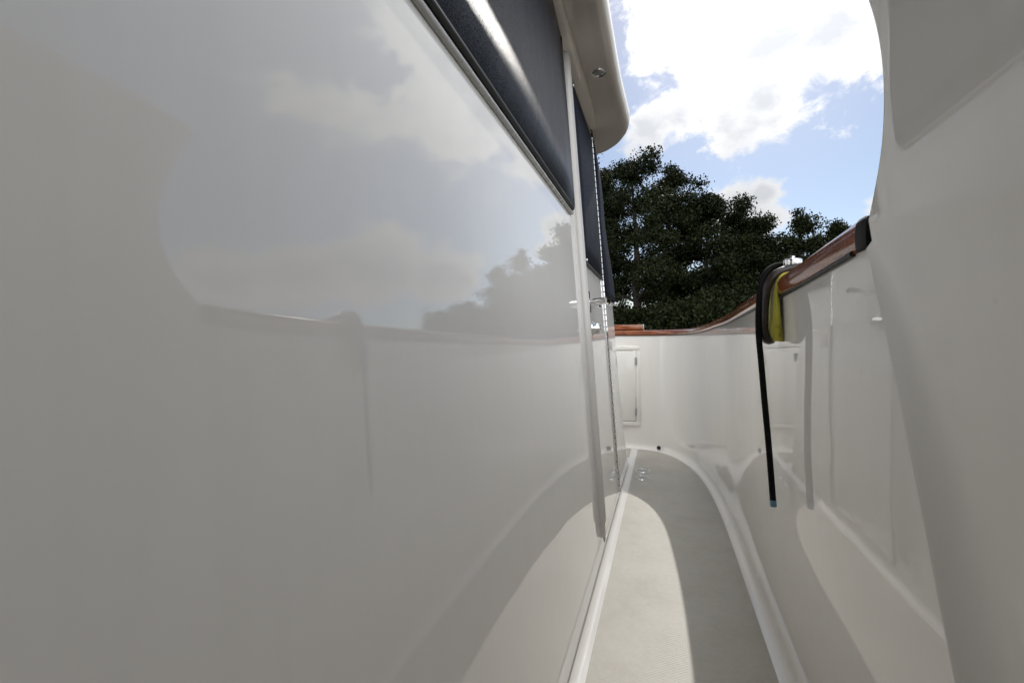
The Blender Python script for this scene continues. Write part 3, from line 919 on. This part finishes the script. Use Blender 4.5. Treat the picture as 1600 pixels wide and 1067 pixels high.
# ------------------------------------------------------------------ sky, clouds and sun
W = bpy.data.worlds.new('World'); sc.world = W; W.use_nodes = True
nt = W.node_tree
def wn(t, **kw):
    n = nt.nodes.new(t)
    for k, v in kw.items(): setattr(n, k, v)
    return n
def wl(a, b): nt.links.new(a, b)
def wmath(op, a, b=None, c=None, clamp=False):
    n = wn('ShaderNodeMath', operation=op); n.use_clamp = clamp
    for i, x in enumerate((a, b, c)):
        if x is None: continue
        if isinstance(x, (int, float)): n.inputs[i].default_value = x
        else: wl(x, n.inputs[i])
    return n.outputs[0]
bg = nt.nodes['Background']
SKY_STRENGTH = 0.096
bg.inputs['Strength'].default_value = SKY_STRENGTH
sky = wn('ShaderNodeTexSky', sky_type='NISHITA')
sky.sun_disc = False; sky.sun_elevation = SUN_EL; sky.sun_rotation = SUN_AZ
sky.air_density = 1.0; sky.dust_density = 0.5; sky.ozone_density = 1.5
tc = wn('ShaderNodeTexCoord')
sep = wn('ShaderNodeSeparateXYZ'); wl(tc.outputs['Generated'], sep.inputs[0])
az = wmath('ARCTAN2', sep.outputs[0], sep.outputs[1])
el = wmath('ARCSINE', sep.outputs[2])
cmb = wn('ShaderNodeCombineXYZ'); wl(az, cmb.inputs[0]); wl(el, cmb.inputs[1])
def dir_azel(d):
    d = d.normalized(); return math.atan2(d.x, d.y), math.asin(d.z)
def mirror(px, py):
    d = ray(px, py); n = Vector((1, 0, LEAN)).normalized()
    return d - n * (2*d.dot(n))
blobs = []
def B(px, py, rx, ry, refl=False, w=1.0):
    d = mirror(px, py) if refl else ray(px, py)
    a, e = dir_azel(d); blobs.append((a, e, R(rx*.92), R(ry*.92), w))
# big cloud in the opening
B(1040, 30, 6.5, 7); B(1105, 70, 8, 9); B(1200, 60, 10, 9.5); B(1310, 30, 9, 9); B(1190, 165, 5.5, 6); B(1065, 175, 4.5, 4.5); B(1020, 205, 4, 3, False, .6); B(1130, 185, 5, 5)
B(1370, -60, 10, 10); B(1230, -90, 14, 10); B(1080, -80, 12, 8); B(900, -120, 9, 8)
B(1150, 318, 5.0, 2.8, False, .6); B(1205, 338, 3.2, 2, False, .5)
# clouds seen mirrored in the cabin side
B(370, 440, 9, 4.5, True, 1.3); B(470, 432, 8, 4.5, True, 1.3); B(590, 422, 9, 5.8, True, 1.4); B(690, 428, 6, 4.4, True, 1.3)
B(760, 225, 5, 3.6, True, .8); B(700, 215, 4, 3, True, .6); B(510, 185, 8, 4.5, True, .42); B(450, 150, 7, 4, True, .38); B(650, 30, 8, 4, True, .6); B(865, 352, 3, 2.2, True)
n1 = wn('ShaderNodeTexNoise'); n1.inputs['Scale'].default_value = 5.0; n1.inputs['Detail'].default_value = 12; n1.inputs['Roughness'].default_value = 0.66
mpn = wn('ShaderNodeMapping'); mpn.inputs['Scale'].default_value = (1, 1, 1.35); mpn.inputs['Location'].default_value = (3.1, 1.7, .4)
wl(tc.outputs['Generated'], mpn.inputs[0]); wl(mpn.outputs[0], n1.inputs['Vector'])
acc = None
for a, e, rx, ry, wgt in blobs:
    s = wn('ShaderNodeVectorMath', operation='SUBTRACT'); wl(cmb.outputs[0], s.inputs[0]); s.inputs[1].default_value = (a, e, 0)
    m = wn('ShaderNodeVectorMath', operation='MULTIPLY'); wl(s.outputs[0], m.inputs[0]); m.inputs[1].default_value = (1/rx, 1/ry, 0)
    l = wn('ShaderNodeVectorMath', operation='LENGTH'); wl(m.outputs[0], l.inputs[0])
    v = wmath('MULTIPLY', wmath('SUBTRACT', 1.0, l.outputs['Value']), wgt)
    acc = v if acc is None else wmath('SMOOTH_MAX', acc, v, 0.25)
# scattered clouds over the rest of the sky (behind the camera)
nfar = wn('ShaderNodeTexNoise'); nfar.inputs['Scale'].default_value = 1.7; nfar.inputs['Detail'].default_value = 3
wl(mpn.outputs[0], nfar.inputs['Vector'])
behind = wmath('SUBTRACT', wmath('MULTIPLY', nfar.outputs['Fac'], 3.0), 0.95)
mask = wmath('MULTIPLY', wmath('SUBTRACT', 0.15, sep.outputs[1]), 4.0)
behind = wmath('MINIMUM', behind, mask)
acc = wmath('MAXIMUM', acc, behind)
n3 = wn('ShaderNodeTexNoise'); n3.inputs['Scale'].default_value = 15.0; n3.inputs['Detail'].default_value = 8; n3.inputs['Roughness'].default_value = .62; n3.inputs['Distortion'].default_value = .4
wl(mpn.outputs[0], n3.inputs['Vector'])
dens = wmath('ADD', wmath('ADD', wmath('MAXIMUM', acc, -1.0), wmath('MULTIPLY', wmath('SUBTRACT', n3.outputs['Fac'], 0.5), 1.5)), wmath('MULTIPLY', wmath('SUBTRACT', n1.outputs['Fac'], 0.5), 1.9))
mr = wn('ShaderNodeMapRange', interpolation_type='SMOOTHSTEP'); wl(dens, mr.inputs['Value'])
mr.inputs['From Min'].default_value = 0.02; mr.inputs['From Max'].default_value = 0.42
n2 = wn('ShaderNodeTexNoise'); n2.inputs['Scale'].default_value = 2.7; n2.inputs['Detail'].default_value = 5; n2.inputs['Roughness'].default_value = .5
mp2 = wn('ShaderNodeMapping'); mp2.inputs['Location'].default_value = (7.3, 2.2, 5.1); wl(tc.outputs['Generated'], mp2.inputs[0]); wl(mp2.outputs[0], n2.inputs['Vector'])
gr = wn('ShaderNodeValToRGB'); gr.color_ramp.elements[0].position = .38; gr.color_ramp.elements[1].position = .60
CW = 0.80 / SKY_STRENGTH
gr.color_ramp.elements[0].color = (.68, .70, .74, 1); gr.color_ramp.elements[1].color = (1, 1, 1, 1)
# thick middles are greyer, rims bright
thick = wn('ShaderNodeMapRange'); wl(dens, thick.inputs['Value']); thick.inputs['From Min'].default_value = .35; thick.inputs['From Max'].default_value = 1.1
thick.inputs['To Min'].default_value = 0.17; thick.inputs['To Max'].default_value = -0.05
wl(wmath('ADD', n2.outputs['Fac'], thick.outputs[0]), gr.inputs['Fac'])
# brighter towards the sun
dp = wn('ShaderNodeVectorMath', operation='DOT_PRODUCT'); wl(tc.outputs['Generated'], dp.inputs[0]); dp.inputs[1].default_value = SUN
glow0 = wmath('ADD', wmath('MULTIPLY', wmath('POWER', wmath('MAXIMUM', dp.outputs['Value'], 0.0), 14.0), 0.9), 0.90)
# clouds opposite the sun are lit from the front
back = wmath('MULTIPLY', wmath('ADD', wmath('MULTIPLY', sep.outputs[1], -1.0), 0.1), 2.2, clamp=True)
glow = wmath('ADD', glow0, wmath('MULTIPLY', back, 2.6))
cs = wn('ShaderNodeVectorMath', operation='SCALE'); wl(gr.outputs['Color'], cs.inputs[0]); wl(wmath('MULTIPLY', glow, CW), cs.inputs['Scale'])
mx = wn('ShaderNodeMix', data_type='RGBA'); wl(mr.outputs[0], mx.inputs[0]); wl(sky.outputs[0], mx.inputs[6]); wl(cs.outputs[0], mx.inputs[7])
wl(mx.outputs[2], bg.inputs['Color'])
try: W.cycles.sampling_method = 'MANUAL'; W.cycles.sample_map_resolution = 1024
except Exception: pass

sl = bpy.data.lights.new('sun', 'SUN'); sl.energy = 1.8; sl.angle = R(0.53); sl.color = (1, .955, .89)
so = bpy.data.objects.new('sun', sl); col.objects.link(so)
so.rotation_euler = SUN.to_track_quat('Z', 'Y').to_euler(); so.location = SUN * 50

# ------------------------------------------------------------------ camera and view
cd = bpy.data.cameras.new('camera'); cd.sensor_width = 36; cd.lens = FPX/1600*36
cd.clip_start = .01; cd.clip_end = 8000
cd.shift_y = -(533.5 - HZ)/1600
co = bpy.data.objects.new('camera', cd); col.objects.link(co)
co.location = CAM; co.rotation_euler = (R(90), 0, YAW)
sc.camera = co
sc.view_settings.view_transform = 'Standard'; sc.view_settings.look = 'None'
sc.view_settings.exposure = 0.14; sc.view_settings.gamma = 1
